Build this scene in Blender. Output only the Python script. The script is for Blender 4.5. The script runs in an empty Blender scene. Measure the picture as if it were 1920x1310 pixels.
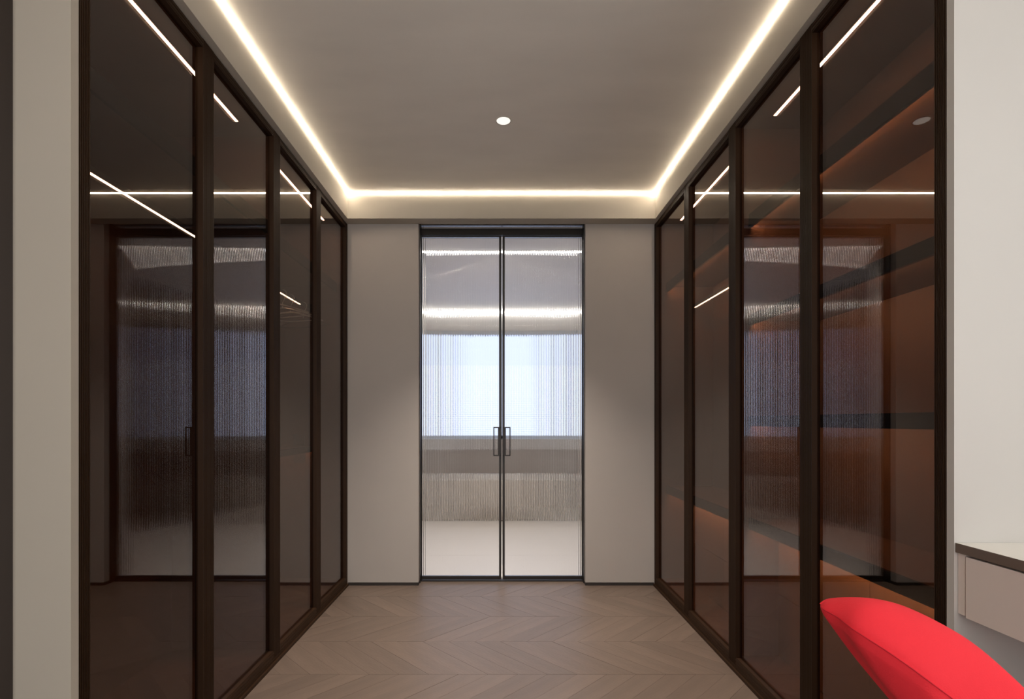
import bpy, bmesh, math, random
from mathutils import Vector
random.seed(4)
S = bpy.context.scene
COL = S.collection

# ------------------------------------------------------------------ camera
cam_d = bpy.data.cameras.new('camera')
cam = bpy.data.objects.new('camera', cam_d)
COL.objects.link(cam)
cam.location = (0, 0, 1.18)
cam.rotation_euler = (math.radians(90), 0, 0)
cam_d.sensor_width = 36
cam_d.lens = 36 * 963 / 1920
cam_d.shift_x = 22 / 1920
cam_d.shift_y = 135 / 1920
cam_d.clip_start = 0.02
S.camera = cam

# ------------------------------------------------------------------ world, exposure
w = bpy.data.worlds.new('world')
S.world = w
w.use_nodes = True
w.node_tree.nodes['Background'].inputs[0].default_value = (0.62, 0.74, 1.0, 1)
w.node_tree.nodes['Background'].inputs[1].default_value = 0.6
S.view_settings.view_transform = 'Standard'
S.view_settings.look = 'None'
S.view_settings.gamma = 1
S.view_settings.use_curve_mapping = False
S.view_settings.exposure = 0.40
cy = S.cycles
cy.max_bounces = 14
cy.diffuse_bounces = 5
cy.glossy_bounces = 6
cy.transmission_bounces = 12
cy.transparent_max_bounces = 24
cy.caustics_reflective = True
cy.caustics_refractive = True
cy.blur_glossy = 0.3
cy.sample_clamp_indirect = 4.0
cy.use_denoising = True

# light strengths (radiance of the emitting surfaces)
E_COVE, E_DOWN, E_WTOP, E_SHELF, E_RAIL = 60.0, 0.86, 19.0, 37.0, 13.0
E_BATH, E_WIN, E_ROOM = 23.0, 1.0, 0.95


# ------------------------------------------------------------------ material helpers
def lin(c):
    return tuple(((v / 255) / 12.92 if v / 255 <= 0.04045 else ((v / 255 + 0.055) / 1.055) ** 2.4) for v in c) + (1,)


def mat(name, rgb, rough=0.6, metal=0.0, spec=0.5, var=0.0, scale=6.0, bump=0.0, bscale=60.0, stretch=(1, 1, 1), coat=0.0, sheen=0.0, rnd=0.0):
    m = bpy.data.materials.new(name)
    m.use_nodes = True
    nt = m.node_tree
    n, l = nt.nodes, nt.links
    p = n['Principled BSDF']
    c = lin(rgb)
    p.inputs['Base Color'].default_value = c
    p.inputs['Roughness'].default_value = rough
    p.inputs['Metallic'].default_value = metal
    p.inputs['Specular IOR Level'].default_value = spec
    p.inputs['Coat Weight'].default_value = coat
    p.inputs['Sheen Weight'].default_value = sheen
    tc = n.new('ShaderNodeTexCoord')
    mp = n.new('ShaderNodeMapping')
    mp.inputs['Scale'].default_value = stretch
    l.new(tc.outputs['Object'], mp.inputs[0])
    if var > 0 or rnd > 0:
        t = n.new('ShaderNodeTexNoise')
        t.inputs['Scale'].default_value = scale
        t.inputs['Detail'].default_value = 5
        l.new(mp.outputs[0], t.inputs['Vector'])
        mr = n.new('ShaderNodeMapRange')
        mr.inputs[1].default_value = 0.25
        mr.inputs[2].default_value = 0.75
        mr.inputs[3].default_value = 1 - var
        mr.inputs[4].default_value = 1 + var
        l.new(t.outputs[0], mr.inputs[0])
        vm = n.new('ShaderNodeVectorMath')
        vm.operation = 'SCALE'
        vm.inputs[0].default_value = c[:3]
        src = mr.outputs[0]
        if rnd > 0:
            oi = n.new('ShaderNodeObjectInfo')
            m2 = n.new('ShaderNodeMapRange')
            m2.inputs[3].default_value = 1 - rnd
            m2.inputs[4].default_value = 1 + rnd
            l.new(oi.outputs['Random'], m2.inputs[0])
            mu = n.new('ShaderNodeMath')
            mu.operation = 'MULTIPLY'
            l.new(src, mu.inputs[0])
            l.new(m2.outputs[0], mu.inputs[1])
            src = mu.outputs[0]
        l.new(src, vm.inputs['Scale'])
        l.new(vm.outputs[0], p.inputs['Base Color'])
    if bump > 0:
        t2 = n.new('ShaderNodeTexNoise')
        t2.inputs['Scale'].default_value = bscale
        t2.inputs['Detail'].default_value = 4
        l.new(mp.outputs[0], t2.inputs['Vector'])
        b = n.new('ShaderNodeBump')
        b.inputs['Strength'].default_value = bump
        b.inputs['Distance'].default_value = 0.002
        l.new(t2.outputs[0], b.inputs['Height'])
        l.new(b.outputs[0], p.inputs['Normal'])
    return m


def emit(name, rgb_lin, strength):
    m = bpy.data.materials.new(name)
    m.use_nodes = True
    nt = m.node_tree
    nt.nodes.clear()
    o = nt.nodes.new('ShaderNodeOutputMaterial')
    e = nt.nodes.new('ShaderNodeEmission')
    e.inputs[0].default_value = tuple(rgb_lin) + (1,)
    e.inputs[1].default_value = strength
    nt.links.new(e.outputs[0], o.inputs[0])
    return m


def pane_glass(name, tint, gain=1.0):
    """Thin tinted glass: physical Fresnel reflection at each face over a tinted clear body."""
    m = bpy.data.materials.new(name)
    m.use_nodes = True
    nt = m.node_tree
    n, l = nt.nodes, nt.links
    n.clear()
    o = n.new('ShaderNodeOutputMaterial')
    mix = n.new('ShaderNodeMixShader')
    tr = n.new('ShaderNodeBsdfTransparent')
    tr.inputs[0].default_value = tuple(tint) + (1,)
    gl = n.new('ShaderNodeBsdfGlossy')
    gl.inputs['Color'].default_value = (1, 1, 1, 1)
    gl.inputs['Roughness'].default_value = 0.0
    fr = n.new('ShaderNodeFresnel')
    geo = n.new('ShaderNodeNewGeometry')
    mr = n.new('ShaderNodeMapRange')      # the ray is not bent inside the pane, so the back face uses the same ratio
    mr.inputs[3].default_value = 1.55
    mr.inputs[4].default_value = 1 / 1.55
    l.new(geo.outputs['Backfacing'], mr.inputs[0])
    l.new(mr.outputs[0], fr.inputs['IOR'])
    mu = n.new('ShaderNodeMath')
    mu.operation = 'MULTIPLY'
    mu.use_clamp = True
    mu.inputs[1].default_value = gain
    l.new(fr.outputs[0], mu.inputs[0])
    l.new(mu.outputs[0], mix.inputs[0])
    l.new(tr.outputs[0], mix.inputs[1])
    l.new(gl.outputs[0], mix.inputs[2])
    l.new(mix.outputs[0], o.inputs[0])
    return m


def clear_glass(name, col, rough=0.0):
    m = bpy.data.materials.new(name)
    m.use_nodes = True
    nt = m.node_tree
    n, l = nt.nodes, nt.links
    n.clear()
    o = n.new('ShaderNodeOutputMaterial')
    g = n.new('ShaderNodeBsdfGlass')
    g.inputs['Color'].default_value = tuple(col) + (1,)
    g.inputs['Roughness'].default_value = rough
    g.inputs['IOR'].default_value = 1.48
    l.new(g.outputs[0], o.inputs[0])
    return m


M = {}
M['wall'] = mat('plaster_wall', (172, 164, 158), 0.85, var=0.03, scale=2.5, bump=0.05, bscale=90)
M['ceiling'] = mat('ceiling_plaster', (242, 235, 225), 0.8, var=0.045, scale=2.2, bump=0.12, bscale=14, stretch=(1, 2.5, 1))
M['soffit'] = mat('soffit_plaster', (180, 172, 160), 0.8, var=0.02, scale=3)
M['pier'] = mat('pier_plaster', (182, 173, 160), 0.85, var=0.02, scale=3)
M['white'] = mat('white_plaster', (202, 198, 193), 0.8, var=0.015, scale=3)
M['plank'] = mat('taupe_oak', (106, 91, 81), 0.40, var=0.13, scale=5, bump=0.35, bscale=34, stretch=(0.6, 3.0, 1), rnd=0.09)
M['joint'] = mat('floor_joint', (94, 80, 71), 0.9)
M['bronze'] = mat('dark_bronze', (46, 28, 13), 0.55, metal=0.0, spec=0.22, var=0.08, scale=9)
M['black'] = mat('black_metal', (32, 25, 21), 0.42, metal=0.2)
M['base'] = mat('dark_skirting', (42, 35, 31), 0.5)
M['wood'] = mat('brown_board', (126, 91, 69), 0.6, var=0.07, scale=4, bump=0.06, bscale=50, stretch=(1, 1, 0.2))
M['wood_left'] = mat('brown_board_dimmed', (104, 68, 47), 0.6, var=0.07, scale=4, bump=0.06, bscale=50, stretch=(1, 1, 0.2))  # the brown board darkened: dimmer light in the left units put into its colour
M['drawer'] = mat('tan_board', (158, 116, 84), 0.6, var=0.05, scale=4, stretch=(1, 1, 0.2))
M['edge'] = mat('black_shelf_edge', (9, 9, 11), 0.6, metal=0.0, spec=0.2)
M['rail'] = mat('rail_metal', (50, 40, 34), 0.4, metal=0.6)
M['glass'] = pane_glass('bronze_glass', (0.62, 0.515, 0.435), 1.15)
M['ribbed'] = clear_glass('ribbed_glass', (0.985, 0.99, 0.99))
M['chrome'] = mat('chrome', (220, 220, 220), 0.15, metal=1.0)
M['wire'] = mat('hanger_wire', (215, 205, 195), 0.3, metal=0.8)
M['hanger'] = mat('hanger_wood', (60, 44, 36), 0.5)
M['socket'] = mat('socket_plastic', (62, 52, 52), 0.4)
M['worktop'] = mat('worktop_white', (244, 240, 232), 0.5, var=0.02, scale=4)
M['worktop_edge'] = mat('worktop_edge', (112, 96, 86), 0.5)
M['desk'] = mat('desk_front', (238, 224, 216), 0.55, var=0.015, scale=3)
M['red'] = mat('red_wool', (246, 44, 58), 0.85, var=0.03, scale=8, bump=0.35, bscale=420)
M['red_pipe'] = mat('red_piping', (214, 24, 44), 0.8, bump=0.2, bscale=300)
M['bath_wall'] = mat('bath_stone', (236, 234, 232), 0.5, var=0.04, scale=2)
M['bath_low'] = mat('bath_grey_stone', (196, 187, 180), 0.45, var=0.05, scale=2.5)
M['bath_floor'] = mat('bath_floor_tile', (222, 214, 206), 0.3, var=0.03, scale=2)
M['grout'] = mat('tile_grout', (150, 144, 138), 0.9)
M['tub'] = mat('tub_white', (196, 188, 180), 0.25, var=0.01, scale=2)
M['blind'] = mat('blind_slat', (225, 232, 240), 0.6)
M['bath_right'] = mat('bath_brown_panel', (52, 32, 24), 0.5, var=0.05, scale=3)
M['bath_left'] = mat('bath_taupe_panel', (96, 70, 58), 0.5, var=0.05, scale=3)
M['brown_wall'] = mat('dark_brown_panel', (56, 46, 39), 0.6, var=0.05, scale=3)
M['cove'] = emit('cove_led', (1.0, 0.86, 0.66), E_COVE)
M['down'] = emit('downlight_disc', (1.0, 0.93, 0.84), E_DOWN)
M['wtop'] = emit('wardrobe_led', (1.0, 0.80, 0.66), E_WTOP)
M['shelfled'] = emit('shelf_led', (1.0, 0.74, 0.53), E_SHELF)
M['railled'] = emit('rail_led', (1.0, 0.84, 0.70), E_RAIL)
M['bathled'] = emit('bath_led', (1.0, 0.95, 0.88), E_BATH)
M['bathdown'] = emit('bath_downlight_disc', (1.0, 0.95, 0.88), 1.5)
M['winlight'] = emit('daylight_pane', (0.72, 0.81, 1.12), 1.0 * E_WIN)
M['lampfill'] = emit('fill_lamp_glow', (1.0, 0.96, 0.90), 4.2 * E_ROOM)  # glow of the added lamp over the worktop
M['roomfill'] = emit('room_fill_pane', (0.97, 0.97, 0.97), 3.0 * E_ROOM)  # glow of the two added fill panes in the near room


# ------------------------------------------------------------------ geometry helpers
def box(bm, x0, x1, y0, y1, z0, z1, mi=0):
    v = [bm.verts.new((x, y, z)) for x in (x0, x1) for y in (y0, y1) for z in (z0, z1)]
    fs = [(0, 1, 3, 2), (4, 6, 7, 5), (0, 4, 5, 1), (2, 3, 7, 6), (0, 2, 6, 4), (1, 5, 7, 3)]
    for f in fs:
        fa = bm.faces.new([v[i] for i in f])
        fa.material_index = mi
    return v


def prism(bm, pts, a, b, axis='z', mi=0, smooth=False):
    """Extrude a closed polygon (2-D points) between a and b along an axis."""
    def P(p, t):
        if axis == 'z':
            return (p[0], p[1], t)
        if axis == 'y':
            return (p[0], t, p[1])
        return (t, p[0], p[1])
    A = [bm.verts.new(P(p, a)) for p in pts]
    B = [bm.verts.new(P(p, b)) for p in pts]
    n = len(pts)
    for i in range(n):
        f = bm.faces.new([A[i], A[(i + 1) % n], B[(i + 1) % n], B[i]])
        f.material_index = mi
        f.smooth = smooth
    bm.faces.new(A[::-1]).material_index = mi
    bm.faces.new(B).material_index = mi


def tube(bm, pts, r, seg=8, closed=False):
    pts = [Vector(p) for p in pts]
    n = len(pts)
    rings = []
    up = Vector((0, 0, 1))
    for i, p in enumerate(pts):
        a = pts[(i - 1) % n] if (closed or i > 0) else p
        b = pts[(i + 1) % n] if (closed or i < n - 1) else p
        d = (b - a).normalized()
        u = up if abs(d.dot(up)) < 0.95 else Vector((1, 0, 0))
        s = d.cross(u).normalized()
        t = s.cross(d).normalized()
        rings.append([bm.verts.new(p + (s * math.cos(k * 2 * math.pi / seg) + t * math.sin(k * 2 * math.pi / seg)) * r) for k in range(seg)])
    m = n if closed else n - 1
    for i in range(m):
        A, B = rings[i], rings[(i + 1) % n]
        for k in range(seg):
            f = bm.faces.new([A[k], A[(k + 1) % seg], B[(k + 1) % seg], B[k]])
            f.smooth = True
    if not closed:
        bm.faces.new(rings[0][::-1])
        bm.faces.new(rings[-1])


def lathe(bm, prof, seg=32, cx=0, cy_=0, cap=True):
    rings = []
    for r, z in prof:
        rings.append([bm.verts.new((cx + r * math.cos(2 * math.pi * k / seg), cy_ + r * math.sin(2 * math.pi * k / seg), z)) for k in range(seg)])
    for A, B in zip(rings, rings[1:]):
        for k in range(seg):
            f = bm.faces.new([A[k], A[(k + 1) % seg], B[(k + 1) % seg], B[k]])
            f.smooth = True
    if cap:
        bm.faces.new(rings[0][::-1])
        bm.faces.new(rings[-1])


def make(name, bm, m, parent=None, label=None, cat=None, group=None, kind=None, bevel=0.0, fix=True):
    if fix:
        bmesh.ops.recalc_face_normals(bm, faces=bm.faces[:])
    me = bpy.data.meshes.new(name)
    bm.to_mesh(me)
    bm.free()
    for mm in (m if isinstance(m, (list, tuple)) else [m]):
        me.materials.append(mm)
    o = bpy.data.objects.new(name, me)
    COL.objects.link(o)
    if parent:
        o.parent = parent
    if bevel > 0:
        b = o.modifiers.new('bevel', 'BEVEL')
        b.width = bevel
        b.segments = 2
        b.limit_method = 'ANGLE'
    tag(o, label, cat, group, kind)
    return o


def tag(o, label=None, cat=None, group=None, kind=None):
    for k, v in (('label', label), ('category', cat), ('group', group), ('kind', kind)):
        if v:
            o[k] = v


def empty(name, label, cat, group=None, kind=None, loc=(0, 0, 0)):
    o = bpy.data.objects.new(name, None)
    o.location = loc
    COL.objects.link(o)
    tag(o, label, cat, group, kind)
    return o


def boxobj(name, b, m, parent=None, bevel=0.0, **k):
    bm = bmesh.new()
    box(bm, *b)
    return make(name, bm, m, parent, bevel=bevel, **k)


# ------------------------------------------------------------------ dimensions
XL, XR = -1.10, 1.11          # faces of the wardrobe doors
YB = 3.70                     # back wall
ZS = 2.602                    # underside of the soffit
ZC = 2.782                    # tray ceiling
FL, FR, FB = -1.071, 1.087, 3.598   # inner faces of the soffit ring
FN = -0.9                     # near end of the tray
DY = 3.80                     # front of the glass doors
DX0, DX1 = -0.590, 0.614      # clear opening in the back wall
YLW, YRW = 1.316, 1.256       # faces of the two piers
RX0, RX1, RY0 = -2.6, 1.80, -2.2   # the near room

# ------------------------------------------------------------------ floor with chevron planks
floor = boxobj('floor', (RX0, RX1 + 0.1, RY0, 3.86, -0.06, -0.004), M['joint'], kind='structure')
PITCH, ROW, GAP = 0.1385, 0.357, 0.0006


def clip(poly, ax, lim, keep_less):
    out = []
    for i in range(len(poly)):
        a, b = poly[i], poly[(i + 1) % len(poly)]
        ia = (a[ax] <= lim) if keep_less else (a[ax] >= lim)
        ib = (b[ax] <= lim) if keep_less else (b[ax] >= lim)
        if ia:
            out.append(a)
        if ia != ib:
            t = (lim - a[ax]) / (b[ax] - a[ax])
            out.append((a[0] + (b[0] - a[0]) * t, a[1] + (b[1] - a[1]) * t))
    return out


def plank_polys(n, xa, xb, ya, yb):
    y0 = 2.398 + ROW * n
    y1 = y0 + ROW
    even = n % 2 == 0
    for k in range(-30, 31):
        x0 = -0.553 + PITCH * k
        lo, hi = (x0 + ROW, x0) if even else (x0, x0 + ROW)
        g = GAP
        p = [(lo + g, y0 + g), (lo + PITCH - g, y0 + g), (hi + PITCH - g, y1 - g), (hi + g, y1 - g)]
        for a in ((0, xa, False), (0, xb, True), (1, ya, False), (1, yb, True)):
            if p:
                p = clip(p, *a)
        if len(p) >= 3:
            ar = abs(sum(p[i][0] * p[(i + 1) % len(p)][1] - p[(i + 1) % len(p)][0] * p[i][1] for i in range(len(p)))) / 2
            if ar > 0.0004:
                yield p


near_bm = bmesh.new()
for n in range(-13, 5):
    y0 = 2.398 + ROW * n
    if y0 >= 1.30:
        for p in plank_polys(n, -1.16, 1.17, 1.30, 3.86):
            bm = bmesh.new()
            ang = math.radians(45 if n % 2 else -45) + random.uniform(-0.001, 0.001)
            cx = sum(q[0] for q in p) / len(p)
            cyy = sum(q[1] for q in p) / len(p)
            ca, sa = math.cos(-ang), math.sin(-ang)
            q2 = [((q[0] - cx) * ca - (q[1] - cyy) * sa, (q[0] - cx) * sa + (q[1] - cyy) * ca) for q in p]
            prism(bm, q2, -0.006, 0.0)
            o = make('plank', bm, M['plank'], floor)
            o.location = (cx, cyy, random.uniform(-0.0003, 0.0003))
            o.rotation_euler = (0, 0, ang)
    else:
        for p in plank_polys(n, RX0, RX1, RY0, YLW + 0.02 if y0 + ROW > 1.2 else 9):
            prism(near_bm, p, -0.006, 0.0)
make('planks', near_bm, M['plank'], floor, kind='stuff')

# ------------------------------------------------------------------ walls
bm = bmesh.new()
box(bm, -1.70, DX0, YB, 3.90, 0, 2.70)
box(bm, DX1, 1.70, YB, 3.90, 0, 2.70)
box(bm, DX0, DX1, YB, 3.90, 2.634, 2.70)
make('wall_back', bm, M['wall'], kind='structure')
bm = bmesh.new()
box(bm, XL + 0.004, DX0 - 0.0015, YB - 0.004, YB + 0.001, 0.0, 0.022)
box(bm, DX0 - 0.003, DX0 + 0.002, YB - 0.004, DY, 0.0, 0.022)
make('baseboard_back_left', bm, M['base'], kind='structure')
bm = bmesh.new()
box(bm, DX1 + 0.0015, XR - 0.004, YB - 0.004, YB + 0.001, 0.0, 0.022)
box(bm, DX1 - 0.002, DX1 + 0.003, YB - 0.004, DY, 0.0, 0.022)
make('baseboard_back_right', bm, M['base'], kind='structure')
# side walls behind the wardrobes
boxobj('wall_left', (-1.78, -1.70, YLW + 0.1, 3.90, 0, 2.95), M['wall'], kind='structure')
boxobj('wall_right', (1.62, 1.70, YRW + 0.1, 3.90, 0, 2.95), M['wall'], kind='structure')

# pier at the left with its rounded outer corner
R = 0.023
pts = [(XL, YLW), (XL, 1.343), (XL - 0.02, 1.345), (-1.70, 1.345)]
pts = [(XL, YLW), (XL, 1.340), (-1.262, 1.340), (-1.262, YLW + 0.02)]
cxr, cyr = -1.262 + R, YLW + R
arc = [(cxr - R * math.cos(a), cyr - R * math.sin(a)) for a in [math.radians(t) for t in range(0, 91, 9)]]
poly = [(XL, YLW), (XL, 1.340), (-1.262, 1.340)] + arc
bm = bmesh.new()
prism(bm, poly, 0, 2.95, smooth=False)
o = make('wall_pier_left', bm, M['pier'], kind='structure')
for f in o.data.polygons:
    f.use_smooth = abs(f.normal.z) < 0.1
o.data.set_sharp_from_angle(angle=math.radians(30))
# dark panelled wall beyond the pier
boxobj('wall_panelled_left', (RX0, -1.236, 1.3402, 1.3435, 0, 2.95), M['brown_wall'], kind='structure')
# pier at the right (white facing wall over the desk)
bm = bmesh.new()
box(bm, XR + 0.0, RX1, YRW, 1.277, 0, 2.95)
make('wall_pier_right', bm, M['white'], kind='structure')

# near room
boxobj('wall_room_left', (RX0 - 0.1, RX0, RY0, 1.46, 0, 2.95), M['white'], kind='structure')
bm = bmesh.new()
NX0, NX1, NZ0, NZ1 = -1.7, 1.3, 0.6, 2.3
box(bm, RX0 - 0.1, NX0, RY0 - 0.1, RY0, 0, 2.95)
box(bm, NX1, RX1 + 0.1, RY0 - 0.1, RY0, 0, 2.95)
box(bm, NX0, NX1, RY0 - 0.1, RY0, 0, NZ0)
box(bm, NX0, NX1, RY0 - 0.1, RY0, NZ1, 2.95)
make('wall_room_near', bm, M['white'], kind='structure')
fill_n = boxobj('fill_pane_near', (NX0, NX1, RY0 - 0.06, RY0 - 0.05, NZ0, NZ1), M['roomfill'], kind='structure')  # unseen glowing pane, added to light all that faces the camera
bm = bmesh.new()
for a in (NX0, -0.22, NX1 - 0.04):
    box(bm, a, a + 0.04, RY0 - 0.05, RY0 - 0.02, NZ0, NZ1)
box(bm, NX0, NX1, RY0 - 0.05, RY0 - 0.02, NZ0, NZ0 + 0.04)
box(bm, NX0, NX1, RY0 - 0.05, RY0 - 0.02, NZ1 - 0.04, NZ1)
make('window_frame', bm, M['black'], fill_n)  # bars of the added pane behind the camera
bm = bmesh.new()
WY0, WY1, WZ0, WZ1 = -0.9, 0.7, 1.05, 2.25
box(bm, RX1, RX1 + 0.1, RY0, WY0, 0, 2.95)
box(bm, RX1, RX1 + 0.1, WY1, 1.277, 0, 2.95)
box(bm, RX1, RX1 + 0.1, WY0, WY1, 0, WZ0)
box(bm, RX1, RX1 + 0.1, WY0, WY1, WZ1, 2.95)
make('wall_room_right', bm, M['white'], kind='structure')
fill_r = boxobj('fill_pane_right', (RX1 + 0.05, RX1 + 0.06, WY0, WY1, WZ0, WZ1), M['roomfill'], kind='structure')  # unseen glowing pane, added as side fill for piers and desk
bm = bmesh.new()
for a, b in ((WY0, WY0 + 0.04), (WY1 - 0.04, WY1), (-0.12, -0.08)):
    box(bm, RX1 + 0.02, RX1 + 0.05, a, b, WZ0, WZ1)
box(bm, RX1 + 0.02, RX1 + 0.05, WY0, WY1, WZ0, WZ0 + 0.04)
box(bm, RX1 + 0.02, RX1 + 0.05, WY0, WY1, WZ1 - 0.04, WZ1)
make('window_frame', bm, M['black'], fill_r)  # bars of the added pane on the right

# ------------------------------------------------------------------ ceiling, soffit, cove
boxobj('ceiling', (RX0 - 0.1, RX1 + 0.1, RY0 - 0.1, 3.90, ZC, ZC + 0.1), M['ceiling'], kind='structure')
bm = bmesh.new()
box(bm, RX0, FL, RY0, 3.90, ZS, ZC)
box(bm, FR, RX1, RY0, 3.90, ZS, ZC)
box(bm, FL, FR, FB, YB, ZS, ZC)
box(bm, FL, FR, RY0, FN, ZS, ZC)
make('trim_1', bm, M['soffit'], kind='structure')


def cove_run(bm, a, b, out):
    """a slanted light profile in the corner between fascia and ceiling; out = direction into the room"""
    a, b, out = Vector(a), Vector(b), Vector(out)
    d = (b - a).normalized()
    w_, h_ = 0.0058, 0.0066
    lo, hi = Vector((0, 0, -h_)), out * w_
    ea, eb = d * w_, -d * w_      # mitres
    v = [bm.verts.new(p) for p in (a + lo, b + lo, b + hi + eb, a + hi + ea, a, b)]
    bm.faces.new([v[0], v[1], v[2], v[3]])


bm = bmesh.new()
z = ZC - 0.0005
e = 0.0005
cove_run(bm, (FL + e, FN, z), (FL + e, FB - e, z), (1, 0, 0))
cove_run(bm, (FR - e, FN, z), (FR - e, FB - e, z), (-1, 0, 0))
cove_run(bm, (FL + e, FB - e, z), (FR - e, FB - e, z), (0, -1, 0))
cove_run(bm, (FL + e, FN + e, z), (FR - e, FN + e, z), (0, 1, 0))
bmesh.ops.solidify(bm, geom=bm.faces[:], thickness=0.001)
make('cove_light', bm, M['cove'], label='warm white light line running round the ceiling tray above the wardrobes', cat='ceiling light')


def downlight(x, y, r, zc, label, m):
    t = empty('downlight', label, 'ceiling light', loc=(x, y, zc))
    bm = bmesh.new()
    lathe(bm, [(r * 1.12, 0.0), (r * 1.12, -0.0015), (r, -0.0025), (r, -0.0005)], 40, cap=False)
    make('rim', bm, M['soffit'], t)
    bm = bmesh.new()
    lathe(bm, [(r * 0.99, -0.0005), (r * 0.99, -0.0012), (r * 0.97, -0.002)], 40)
    make('lens', bm, m, t)
    return t


downlight(0.017, 2.735, 0.037, ZC, 'small round recessed downlight glowing in the middle of the ceiling', M['down'])
sp = bpy.data.lights.new('downlight_beam', 'SPOT')
sp.energy = 235
sp.color = (1.0, 0.90, 0.79)
sp.spot_size = math.radians(90)
sp.spot_blend = 1.0
sp.shadow_soft_size = 0.03
so = bpy.data.objects.new('downlight_beam', sp)
so.location = (0.017, 2.735, ZC - 0.02)
COL.objects.link(so)

# ------------------------------------------------------------------ glass double doors at the end
door = empty('door_1', None, None, kind='structure')
bm = bmesh.new()
fw = 0.006
box(bm, DX0, DX0 + fw, DY - 0.05, DY + 0.035, 0, 2.634)
box(bm, DX1 - fw, DX1, DY - 0.05, DY + 0.035, 0, 2.634)
box(bm, DX0 + fw, DX1 - fw, DY - 0.002, DY + 0.035, 2.630, 2.634)
box(bm, DX0 + fw, DX1 - fw, DY - 0.012, DY + 0.035, 2.557, 2.604)
box(bm, DX0 + fw, DX1 - fw, DY - 0.012, DY + 0.05, 0, 0.004)
make('door_frame', bm, M['black'], door, bevel=0.0008)
XM = (941.1 - 938) / 963 * DY
RP = 0.0125


def ribbed(bm, x0, x1, z0, z1, y, seg=8, amp=0.0025, th=0.004):
    n = max(1, round((x1 - x0) / RP))
    p = (x1 - x0) / n
    front = []
    for i in range(n):
        for k in range(seg):
            u = k / seg
            s = 2 * u - 1
            front.append((x0 + (i + u) * p, y - amp * (1 - s * s)))
    front.append((x1, y))
    cols = [(bm.verts.new((a, b, z0)), bm.verts.new((a, b, z1))) for a, b in front]
    back = [(bm.verts.new((a, y + th, z0)), bm.verts.new((a, y + th, z1))) for a in (x0, x1)]
    for (a, b), (c, d) in zip(cols, cols[1:]):
        f = bm.faces.new([a, c, d, b])
        f.smooth = True
    for i in range(1, n):
        a, b = cols[i * seg]
        ed = bm.edges.get((a, b))
        if ed:
            ed.smooth = False
    (a, b), (c, d) = back
    bm.faces.new([a, b, d, c])
    bm.faces.new([cols[0][0], cols[0][1], b, a])
    bm.faces.new([cols[-1][0], c, d, cols[-1][1]])
    bm.faces.new([v[0] for v in cols] + [c, a])
    bm.faces.new([v[1] for v in cols][::-1] + [b, d])


sw = 0.0165
for x0, x1, side in ((DX0 + fw + 0.001, XM - 0.0045, 1), (XM + 0.0045, DX1 - fw - 0.001, -1)):
    bm = bmesh.new()
    ex = 0.003
    zb0, zb1 = 0.012, 2.553
    if side == 1:
        box(bm, x1 - sw, x1, DY, DY + 0.03, zb0, zb1)
        box(bm, x0, x0 + ex, DY, DY + 0.03, zb0, zb1)
        gx0, gx1 = x0 + ex, x1 - sw
    else:
        box(bm, x0, x0 + sw, DY, DY + 0.03, zb0, zb1)
        box(bm, x1 - ex, x1, DY, DY + 0.03, zb0, zb1)
        gx0, gx1 = x0 + sw, x1 - ex
    box(bm, gx0, gx1, DY, DY + 0.03, zb0, 0.036)
    box(bm, gx0, gx1, DY, DY + 0.03, zb1 - 0.008, zb1)
    leaf = make('door_leaf', bm, M['black'], door, bevel=0.001)
    bm = bmesh.new()
    ribbed(bm, gx0 + 0.0005, gx1 - 0.0005, 0.0365, zb1 - 0.0085, DY + 0.012)
    make('glass_pane', bm, M['ribbed'], leaf, label='clear vertically ribbed glass pane')
    # rectangular loop handle standing off the stile
    hx0, hx1 = (x1 - sw - 0.042, x1 - 0.003) if side == 1 else (x0 + 0.003, x0 + sw + 0.042)
    bm = bmesh.new()
    b_ = 0.008
    hz0, hz1 = 0.927, 1.140
    box(bm, hx0, hx0 + b_, DY - 0.03, DY - 0.018, hz0, hz1)
    box(bm, hx1 - b_, hx1, DY - 0.03, DY - 0.018, hz0, hz1)
    box(bm, hx0, hx1, DY - 0.03, DY - 0.018, hz0, hz0 + b_)
    box(bm, hx0, hx1, DY - 0.03, DY - 0.018, hz1 - b_, hz1)
    if side == 1:
        box(bm, x1 - sw - 0.008, x1 - 0.001, DY - 0.02, DY, hz0, hz1)
    else:
        box(bm, x0 + 0.001, x0 + sw + 0.008, DY - 0.02, DY, hz0, hz1)
    make('handle', bm, M['black'], leaf, bevel=0.0008)
for x0, x1 in ((DX0 + fw, XM - 0.004), (XM + 0.004, DX1 - fw)):
    bm = bmesh.new()
    ribbed(bm, x0 + 0.001, x1 - 0.001, 2.604, 2.6295, DY + 0.012)
    make('transom_pane', bm, M['ribbed'], door)

# ------------------------------------------------------------------ wardrobes


def mx(side, x):
    return side * x


def wbox(bm, s, xa, xb, y0, y1, z0, z1, mi=0):
    a, b = sorted((s * xa, s * xb))
    box(bm, a, b, y0, y1, z0, z1, mi)


def stile(bm, s, xf, y0, y1, z0, z1, d=0.030):
    """vertical door member with a finely reeded face"""
    n = 4
    wd = (y1 - y0)
    pts = [(s * (xf + d), y1), (s * (xf + d), y0)]
    m = wd * 0.1
    step = (wd - 2 * m) / (2 * n + 1)
    pts += [(s * xf, y0)]
    for i in range(2 * n + 2):
        y = y0 + m + step * i
        a, b = (0.0, 0.003) if i % 2 == 0 else (0.003, 0.0)
        pts += [(s * (xf + a), y), (s * (xf + b), y + step * 0.12)]
    pts += [(s * xf, y1)]
    prism(bm, pts, z0, z1)


ZD0, ZD1, ZG0, ZG1 = 0.030, 2.598, 0.066, 2.566


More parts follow.
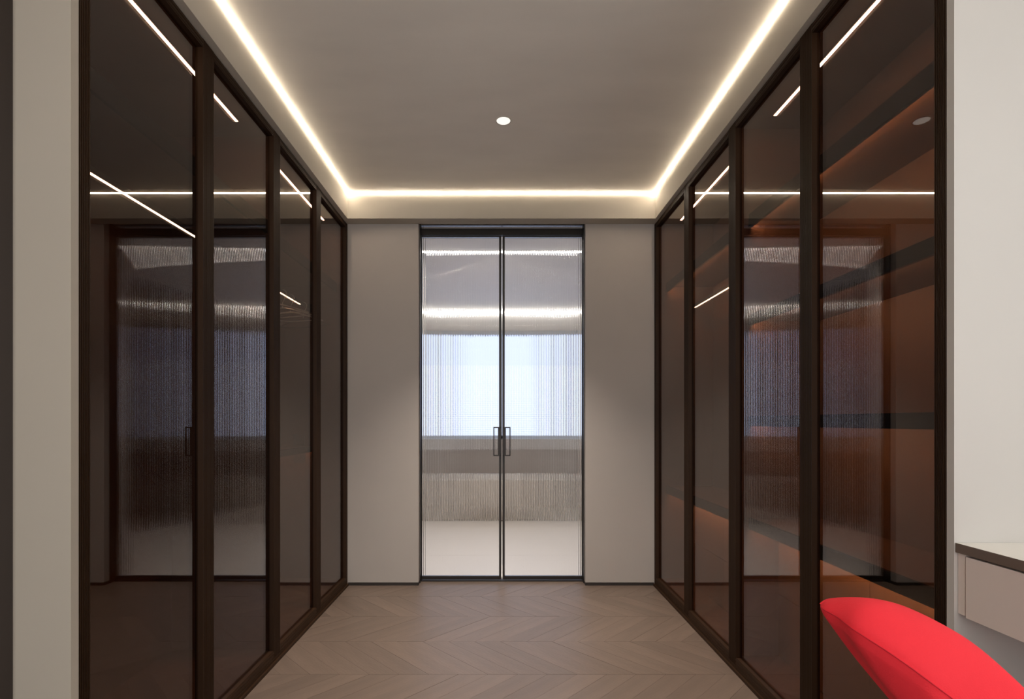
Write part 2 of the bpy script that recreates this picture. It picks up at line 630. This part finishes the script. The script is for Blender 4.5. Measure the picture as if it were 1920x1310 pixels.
def wardrobe_door(par, s, xf, y0, y1, handle=None):
    g = 0.0015
    sw_ = 0.036
    bm = bmesh.new()
    stile(bm, s, xf, y0 + g, y0 + sw_, ZD0, ZD1)
    stile(bm, s, xf, y1 - sw_, y1 - g, ZD0, ZD1)
    for a, b in ((ZD0, ZG0), (ZG1, ZD1)):
        wbox(bm, s, xf + 0.002, xf + 0.030, y0 + sw_, y1 - sw_, a, b)
        h = b - a
        wbox(bm, s, xf, xf + 0.002, y0 + sw_, y1 - sw_, a + h * 0.15, a + h * 0.42)
        wbox(bm, s, xf, xf + 0.002, y0 + sw_, y1 - sw_, a + h * 0.58, a + h * 0.85)
    d = make('door', bm, M['bronze'], par)
    bm = bmesh.new()
    wbox(bm, s, xf + 0.020, xf + 0.026, y0 + sw_ - 0.004, y1 - sw_ + 0.004, ZG0 - 0.004, ZG1 + 0.004)
    make('glass_pane', bm, M['glass'], d, label='bronze tinted clear glass pane')
    return d


def led_bar(bm, s, xa, xb, y0, y1, z0, z1):
    wbox(bm, s, xa, xb, y0, y1, z0, z1)


def shelf(par, s, xf, xb, y0, y1, zt, zb, led=True):
    bm = bmesh.new()
    wbox(bm, s, xf + 0.014, xb, y0, y1, zt - 0.028, zt - 0.002)
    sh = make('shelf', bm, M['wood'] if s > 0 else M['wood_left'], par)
    bm = bmesh.new()
    wbox(bm, s, xf, xf + 0.014, y0, y1, zb, zt)
    make('shelf_edge', bm, M['edge'], sh, bevel=0.0008, label='black metal front edge')
    if led:
        bm = bmesh.new()
        led_bar(bm, s, xf + 0.0145, xf + 0.0165, y0 + 0.01, y1 - 0.01, zb + 0.006, zb + 0.014)
        make('light_strip', bm, M['shelfled'], sh, label='warm glowing light strip')
    return sh


def carcass(par, s, xf, xb, y0, y1, top_x, top_y0, top_y1, y0w=None):
    """boards of one wardrobe unit; xf = plane just behind the doors"""
    t = 0.018
    boxes = [('back_panel', (xb, xb + t, y0, y1, 0.0, 2.600)),
             ('side_panel', (xf, xb, y0, y0 + t, 0.0, 2.600)),
             ('side_panel', (xf, xb, y1 - t, y1, 0.0, 2.600)),
             ('top_panel', (xf, xb, y0 + t, y1 - t, 2.582, 2.600)),
             ('bottom_panel', (xf, xb, y0 + t, y1 - t, 0.0, 0.058))]
    for nme, b in boxes:
        bm = bmesh.new()
        wbox(bm, s, *b)
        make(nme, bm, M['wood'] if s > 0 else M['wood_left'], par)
    bm = bmesh.new()
    wbox(bm, s, top_x - 0.011, top_x + 0.011, top_y0 - 0.01, top_y1 + 0.01, 2.5785, 2.582)
    pr = make('light_profile', bm, M['rail'], par)
    bm = bmesh.new()
    wbox(bm, s, top_x - 0.0062, top_x + 0.0062, top_y0, top_y1, 2.5765, 2.5787)
    make('light_strip', bm, M['wtop'], pr, label='bright warm white light strip')
    bm = bmesh.new()
    wbox(bm, s, (-XL if s < 0 else XR), xf, y0, y1, 0.0, 0.029)
    wbox(bm, s, (-XL if s < 0 else XR) - 0.010, (-XL if s < 0 else XR), y0, y1, 0.0, 0.014)
    make('plinth', bm, M['bronze'], par)


def rail(par, s, x, z, y0, y1, lit0, lit1):
    bm = bmesh.new()
    wbox(bm, s, x - 0.007, x + 0.007, y0, y1, z, z + 0.022)
    r = make('hanging_rail', bm, M['rail'], par, bevel=0.001)
    bm = bmesh.new()
    wbox(bm, s, x - 0.0045, x + 0.0045, lit0, lit1, z - 0.0028, z - 0.0001)
    make('light_strip', bm, M['railled'], r, label='bright light strip under the rail')
    for y in (y0, y1 - 0.006):
        bm = bmesh.new()
        wbox(bm, s, x - 0.018, x + 0.018, y, y + 0.006, z - 0.02, z + 0.04)
        make('rail_bracket', bm, M['rail'], r, bevel=0.002)
    return r


LB = [1.342, 1.937, 2.531, 3.113, 3.699]
RB = [1.278, 1.867, 2.460, 3.066, 3.699]
UNITS = {}
specs = [
    (-1, LB, 0, 1.142, 'near', 'left near glass-fronted wardrobe with a lit hanging rail and no lower shelves', 1.62, 1.228),
    (-1, LB, 2, 1.170, 'far', 'left far glass-fronted wardrobe holding hangers, beside the back wall', 1.62, 1.228),
    (1, RB, 0, 1.189, 'near', 'right near glass-fronted wardrobe with four black-edged shelves beside the white wall', 1.525, 1.256),
    (1, RB, 2, 1.189, 'far', 'right far glass-fronted wardrobe with a short lit rail, beside the back wall', 1.525, 1.256)]
for s, B, i, xs, wh, lab, xb, tx in specs:
    u = empty('wardrobe', lab, 'wardrobe', group='glass-fronted wardrobes along the corridor')
    xf = (-XL if s < 0 else XR)
    y0, y1 = B[i], B[i + 2]
    y0b, y1b = y0 + 0.003, y1 - 0.001
    if i == 0:
        y1b = y1 + 0.018
    else:
        y0b = y0 + 0.019
    carcass(u, s, xf + 0.032, xb, y0b, y1b, tx, y0b + 0.05, y1b - (0.13 if s > 0 or i else 0.155))
    for k in (i, i + 1):
        wardrobe_door(u, s, xf, B[k], B[k + 1])
    ia, ib = y0b + 0.0185, y1b - 0.0185
    if s > 0 and i == 0:
        for zt, zb in ((2.170, 2.107), (1.689, 1.639), (1.206, 1.158), (0.720, 0.666)):
            shelf(u, s, xs, xb, ia, ib, zt, zb)
    elif s > 0:
        shelf(u, s, xs, xb, ia, ib, 2.170, 2.107)
        shelf(u, s, xs, xb, ia, ib, 0.720, 0.666)
        rail(u, s, 1.365, 1.98, ia, ib, ia + 0.09, 3.595)
    else:
        shelf(u, s, xs, xb, ia, ib, 2.170, 2.107, led=False)
        if i == 0:
            rail(u, s, 1.32, 1.98, ia, ib, ia + 0.05, 2.27)
        else:
            rail(u, s, 1.365, 1.98, ia, ib, ia + 0.09, 3.50)
            shelf(u, s, 1.33, xb, ia, ib, 1.005, 0.965)
    if s > 0:
        ym = (ia + ib) / 2 - 0.03
        for a, b in ((ia + 0.002, ym - 0.001), (ym + 0.001, ib - 0.002)):
            for z0, z1 in ((0.062, 0.353), (0.357, 0.690)):
                bm = bmesh.new()
                wbox(bm, s, 1.33, 1.348, a, b, z0, z1)
                dr = make('drawer', bm, M['drawer'], u, bevel=0.001)
    # slim filler board on the end panel above the shelf
    if i == 2:
        bm = bmesh.new()
        wbox(bm, s, xf + 0.034, xf + 0.115, ib - 0.006, ib - 0.0005, 2.172, 2.50)
        make('filler_board', bm, M['wood'], u, bevel=0.001)
    if s < 0 and i == 2:
        bm = bmesh.new()
        box(bm, -1.475, -1.395, ib - 0.010, ib, 0.885, 0.957)
        sk = make('power_socket', bm, M['socket'], u, bevel=0.002)
        bm = bmesh.new()
        for a in (-1.449, -1.421, -1.435):
            zz = 0.91 if a != -1.435 else 0.932
            box(bm, a - 0.004, a + 0.004, ib - 0.0125, ib - 0.0101, zz - 0.004, zz + 0.004)
        make('socket_contacts', bm, M['chrome'], sk)
        bm = bmesh.new()
        box(bm, -1.472, -1.398, ib - 0.03, ib, 1.012, 1.09)
        make('switch_box', bm, M['socket'], u, bevel=0.003)
    UNITS[(s, i)] = u

# hangers on the far left rail
XH, ZH = -1.365, 1.98


def hanger_mesh(bm_wire, bm_body):
    # hook over the rail
    pts = []
    r = 0.026
    for k in range(0, 11):
        a = math.radians(-35 + k * 22)
        pts.append((r * math.cos(a), 0, 0.0 + r * math.sin(a)))
    pts = pts[::-1]
    neck = [(0.010, 0, -0.035), (0.0, 0, -0.055), (0.0, 0, -0.085)]
    tube(bm_wire, [(p[0], p[1], p[2]) for p in pts][::-1][::-1] + [], 0.0024, 6)
    tube(bm_wire, [(r * math.cos(math.radians(-35)), 0, r * math.sin(math.radians(-35)))] + neck, 0.0024, 6)
    # shoulders
    body = []
    for k in range(-10, 11):
        t = k / 10
        body.append((0.205 * t, 0.0, -0.088 - 0.052 * abs(t) ** 1.3))
    tube(bm_body, body, 0.0042, 8)
    tube(bm_body, [(-0.185, 0, -0.136), (0, 0, -0.150), (0.185, 0, -0.136)], 0.003, 6)


hang_labels = ['nearest of the thin wire clothes hangers on the lit rail, hook facing the door',
               'second thin wire clothes hanger from the door side of the lit rail',
               'third thin wire clothes hanger, close to the dark end of the rail',
               'last clothes hanger on the rail, next to the end panel and a little twisted']
for k, (y, rz) in enumerate(((3.10, 3), (3.22, -4), (3.34, 5), (3.56, -13))):
    t = empty('clothes_hanger', hang_labels[k], 'hanger', group='clothes hangers on the lit rail', loc=(XH, y, ZH + 0.0))
    t.rotation_euler = (0, 0, math.radians(rz))
    a, b = bmesh.new(), bmesh.new()
    hanger_mesh(a, b)
    make('hook', a, M['wire'], t)
    make('shoulder', b, M['hanger'] if k == 3 else M['wire'], t)

# ------------------------------------------------------------------ desk against the white wall
bm = bmesh.new()
box(bm, 1.112, RX1 - 0.002, -0.55, YRW - 0.001, 0.861, 0.884)
for f in bm.faces:
    if f.calc_center_median().z < 0.883:
        f.material_index = 1
make('worktop', bm, [M['worktop'], M['worktop_edge']], label='cream worktop with a taupe edge running along the right, against the white wall', cat='worktop', fix=True)
desk = empty('desk_cabinet', 'pale grey drawer unit hung under the cream worktop', 'drawer unit')
bm = bmesh.new()
box(bm, 1.118, 1.135, 1.236, YRW - 0.001, 0.712, 0.860)
box(bm, 1.135, RX1 - 0.004, -0.53, YRW - 0.001, 0.712, 0.858)
make('carcass', bm, M['desk'], desk, bevel=0.001)
for a, b in ((0.42, 1.231), (-0.52, 0.416)):
    bm = bmesh.new()
    box(bm, 1.115, 1.1345, a, b, 0.709, 0.856)
    make('drawer', bm, M['desk'], desk, bevel=0.0012)
for y in (-0.53,):
    bm = bmesh.new()
    box(bm, 1.13, RX1 - 0.004, y, y + 0.03, 0.0, 0.712)
    make('side_panel', bm, M['desk'], desk)

# ------------------------------------------------------------------ red chair


def at(px, py, z):
    Y = 963 * (1.18 - z) / (py - 790)
    return Vector(((px - 938) / 963 * Y, Y, z))


seam_d = [(1538, 1136, .849), (1545, 1143, .8465), (1570, 1157, .843), (1600, 1180, .836), (1650, 1212, .822), (1700, 1246, .805),
          (1750, 1283, .785), (1800, 1320, .760), (1860, 1366, .73), (1920, 1412, .70)]
rim_d = [(1539, 1133, .8505), (1556, 1124, .858), (1600, 1121, .868), (1650, 1125, .868), (1700, 1138, .860), (1760, 1166, .845),
         (1820, 1202, .825), (1880, 1252, .800), (1935, 1306, .77), (1985, 1370, .74)]
seam = [at(*p) for p in seam_d]
rim = [at(*p) for p in rim_d]
CX, CY = 1.02, 0.62


def interp(a, b, t):
    return a.lerp(b, t)


nrm = len(seam)
secs = []
c0 = Vector((CX, CY, 0.36))
for i in range(nrm):
    s_, r_ = seam[i], rim[i]
    wdt = (r_ - s_).length
    k = min(1.0, i / 3)
    bulge = min(0.020, wdt * 0.18)
    q1 = s_.lerp(r_, 0.08) + Vector((0, 0, bulge * 0.5))
    q2 = s_.lerp(r_, 0.35) + Vector((0, 0, bulge * 0.95))
    q3 = s_.lerp(r_, 0.7) + Vector((0, 0, bulge * 0.75))
    h = 0.012 + 0.010 * k
    d1 = s_ + Vector((0.0, 0.0, -h * 0.5)) + (c0 - s_) * 0.004
    d2 = s_ + Vector((0.0, 0.0, -h)) + (c0 - s_) * 0.020
    def dn(t, m=0.0):
        return s_.lerp(c0, t) + Vector((0, 0, -m))
    e1, e2, e3, e4 = dn(0.12, 0.035 + 0.010 * k), dn(0.30, 0.055), dn(0.60, 0.035), dn(0.92, 0.0)
    u1 = r_.lerp(c0, 0.05)
    u2 = r_.lerp(c0, 0.22)
    u3 = r_.lerp(c0, 0.55)
    secs.append([e4, e3, e2, e1, d2, d1, s_, q1, q2, q3, r_, u1, u2, u3])


def spline(pts, sub_):
    out = []
    n_ = len(pts)
    for i in range(n_ - 1):
        p0, p1, p2, p3 = pts[max(i - 1, 0)], pts[i], pts[i + 1], pts[min(i + 2, n_ - 1)]
        for k in range(sub_):
            u = k / sub_
            out.append(0.5 * ((2 * p1) + (p2 - p0) * u + (2 * p0 - 5 * p1 + 4 * p2 - p3) * u * u + (3 * p1 - p0 - 3 * p2 + p3) * u ** 3))
    out.append(pts[-1])
    return out


cols_ = [spline([sc[j] for sc in secs], 6) for j in range(len(secs[0]))]
SEAM = 6                     # the seam is a crease: each side gets its own smooth profile
grid = []
for i in range(len(cols_[0])):
    row = [c[i] for c in cols_]
    grid.append(spline(row[:SEAM + 1], 5)[:-1] + spline(row[SEAM:], 5))
chair = empty('chair', 'red fabric chair with a thick curved pointed back, in front of the worktop', 'chair')
bm = bmesh.new()
grid = [[bm.verts.new(p) for p in g_] for g_ in grid]
for A, B in zip(grid, grid[1:]):
    for k in range(len(A) - 1):
        bm.faces.new([A[k], A[k + 1], B[k + 1], B[k]])
    bm.faces.new([A[-1], A[0], B[0], B[-1]])
bm.faces.new(grid[0])
bm.faces.new(grid[-1][::-1])
for f in bm.faces:
    f.smooth = True
for A, B in zip(grid, grid[1:]):
    e_ = bm.edges.get((A[SEAM * 5], B[SEAM * 5]))
    if e_:
        e_.smooth = False
make('backrest', bm, M['red'], chair)
bm = bmesh.new()
tube(bm, [p + Vector((-0.0003, -0.0005, 0.0004)) for p in cols_[SEAM][5:]], 0.0011, 6)
make('piping', bm, M['red_pipe'], chair)
bm = bmesh.new()
lathe(bm, [(0.02, 0.40), (0.20, 0.40), (0.245, 0.425), (0.255, 0.45), (0.235, 0.475), (0.15, 0.488), (0.02, 0.49)], 40, CX - 0.03, CY - 0.10)
make('seat', bm, M['red'], chair)
bm = bmesh.new()
lathe(bm, [(0.20, 0.0), (0.205, 0.006), (0.19, 0.012), (0.05, 0.02), (0.025, 0.04), (0.022, 0.36), (0.05, 0.40)], 40, CX - 0.03, CY - 0.10)
make('pedestal', bm, M['chrome'], chair)

# ------------------------------------------------------------------ bathroom behind the glass doors
BX0, BX1, BY0, BY1, BZ = -2.1, 2.1, 3.90, 7.0, 2.70
W0, W1, WB, WT = -1.55, 1.5, 0.937, 2.42
fb = boxobj('floor_bathroom', (BX0, BX1, 3.865, BY1, -0.06, -0.003), M['grout'], kind='structure')
tn = 0
for ix in range(7):
    for iy in range(5):
        x0 = BX0 + ix * 0.6
        y0 = BY0 + iy * 0.62
        boxobj('tile', (x0 + 0.001, min(x0 + 0.599, BX1), y0 + 0.001, min(y0 + 0.619, BY1), -0.003, 0.0), M['bath_floor'], fb)
boxobj('wall_bathroom_left', (BX0 - 0.1, BX0, BY0, BY1 + 0.1, 0, BZ + 0.1), M['bath_left'], kind='structure')
boxobj('wall_bathroom_right', (BX1, BX1 + 0.1, BY0, BY1 + 0.1, 0, BZ + 0.1), M['bath_right'], kind='structure')
bm = bmesh.new()
box(bm, BX0, -1.70, 3.80, 3.90, 0, BZ)
box(bm, 1.70, BX1, 3.80, 3.90, 0, BZ)
make('wall_bathroom_near', bm, M['bath_wall'], kind='structure')
bm = bmesh.new()
box(bm, BX0, W0, BY1, BY1 + 0.1, 0, BZ, 0)
box(bm, W1, BX1, BY1, BY1 + 0.1, 0, BZ, 0)
box(bm, W0, W1, BY1, BY1 + 0.1, WT, BZ, 0)
box(bm, W0, W1, BY1, BY1 + 0.1, 0, WB, 1)
make('wall_bathroom_far', bm, [M['bath_wall'], M['bath_low']], kind='structure')
boxobj('ceiling_bathroom', (BX0, BX1, BY0 - 0.1, BY1 + 0.1, BZ, BZ + 0.1), M['bath_wall'], kind='structure')
bw = boxobj('window_1', (W0, W1, BY1 + 0.07, BY1 + 0.08, WB, WT), M['winlight'], kind='structure')
bm = bmesh.new()
for a in (W0, -0.02, W1 - 0.05):
    box(bm, a, a + 0.05, BY1 + 0.045, BY1 + 0.069, WB, WT)
box(bm, W0, W1, BY1 + 0.045, BY1 + 0.069, WB, WB + 0.05)
box(bm, W0, W1, BY1 + 0.045, BY1 + 0.069, WT - 0.05, WT)
make('window_frame', bm, M['blind'], bw)
blind = empty('window_blind', 'white horizontal slat blind in the bathroom window behind the ribbed doors', 'blind')
bm = bmesh.new()
zz = WB + 0.012
while zz < WT - 0.07:
    v = [bm.verts.new(p) for p in ((W0 + 0.01, BY1 + 0.008, zz), (W1 - 0.01, BY1 + 0.008, zz), (W1 - 0.01, BY1 + 0.022, zz + 0.002), (W0 + 0.01, BY1 + 0.022, zz + 0.002))]
    bm.faces.new(v)
    zz += 0.030
bmesh.ops.solidify(bm, geom=bm.faces[:], thickness=0.0008)
make('slats', bm, M['blind'], blind, kind='stuff')
boxobj('head_rail', (W0 + 0.005, W1 - 0.005, BY1 + 0.002, BY1 + 0.036, WT - 0.05, WT - 0.002), M['blind'], blind)
boxobj('bathroom_light', (-1.95, 1.95, 4.581, 4.609, BZ - 0.006, BZ - 0.0005), M['bathled'], label='white light line across the near part of the bathroom ceiling', cat='ceiling light')
boxobj('bathroom_light', (-1.95, 1.95, BY1 - 0.012, BY1 - 0.001, BZ - 0.044, BZ - 0.016), M['bathled'], label='white light line high on the bathroom wall above the window', cat='ceiling light')

# bathtub: freestanding oval shell
bm = bmesh.new()
tx, ty = -0.10, 6.38
prof = [(0.72, 0.72, 0.0), (0.80, 0.80, 0.02), (0.92, 0.92, 0.20), (1.0, 1.0, 0.485), (1.0, 1.0, 0.50), (0.955, 0.92, 0.50), (0.93, 0.88, 0.48), (0.86, 0.78, 0.25), (0.70, 0.60, 0.10), (0.02, 0.02, 0.09)]
seg = 48
rings = []
for a, b, z in prof:
    ring = []
    for k in range(seg):
        th = 2 * math.pi * k / seg
        c_, s_ = math.cos(th), math.sin(th)
        ex = 2 / 3.2
        ring.append(bm.verts.new((tx + 0.92 * a * math.copysign(abs(c_) ** ex, c_), ty + 0.38 * b * math.copysign(abs(s_) ** ex, s_), z)))
    rings.append(ring)
for A, B in zip(rings, rings[1:]):
    for k in range(seg):
        f = bm.faces.new([A[k], A[(k + 1) % seg], B[(k + 1) % seg], B[k]])
        f.smooth = True
bm.faces.new(rings[0][::-1])
bm.faces.new(rings[-1])
make('bathtub', bm, M['tub'], label='white freestanding bathtub under the bathroom window', cat='bathtub')
tr = empty('towel_rail', 'chrome towel rail on the wall below the bathroom window', 'towel rail')
bm = bmesh.new()
tube(bm, [(-1.03, 6.93, 0.80), (-0.60, 6.93, 0.80)], 0.012, 12)
make('bar', bm, M['chrome'], tr)
for x in (-1.0, -0.63):
    bm = bmesh.new()
    tube(bm, [(x, 6.93, 0.80), (x, 6.9995, 0.80)], 0.009, 10)
    make('bracket', bm, M['chrome'], tr)

for k, (x, y) in enumerate(((-0.40, 4.30), (0.75, 4.30))):  # added spots with no fitting, brightening the bathroom
    sp2 = bpy.data.lights.new('bathroom_fill_beam', 'SPOT')
    sp2.energy = 70 if k == 0 else 40
    sp2.color = (1.0, 0.94, 0.88)
    sp2.spot_size = math.radians(130)
    sp2.spot_blend = 0.8
    sp2.shadow_soft_size = 0.04
    so2 = bpy.data.objects.new('bathroom_fill_beam', sp2)
    so2.location = (x, y, BZ - 0.02)
    COL.objects.link(so2)

# ------------------------------------------------------------------ added fill lamp in the near room
for k, (x, y, lab) in enumerate(((1.30, 0.35, 'added fill lamp over the worktop, out of view'),)):
    t = empty('fill_lamp', lab, 'ceiling light', loc=(x, y, ZS))  # unseen lamp, added to brighten the worktop and white wall
    boxobj('housing', (-0.05, 0.05, -0.62, 0.62, -0.022, 0.0), M['white'], t)
    boxobj('diffuser', (-0.045, 0.045, -0.61, 0.61, -0.026, -0.0221), M['lampfill'], t)
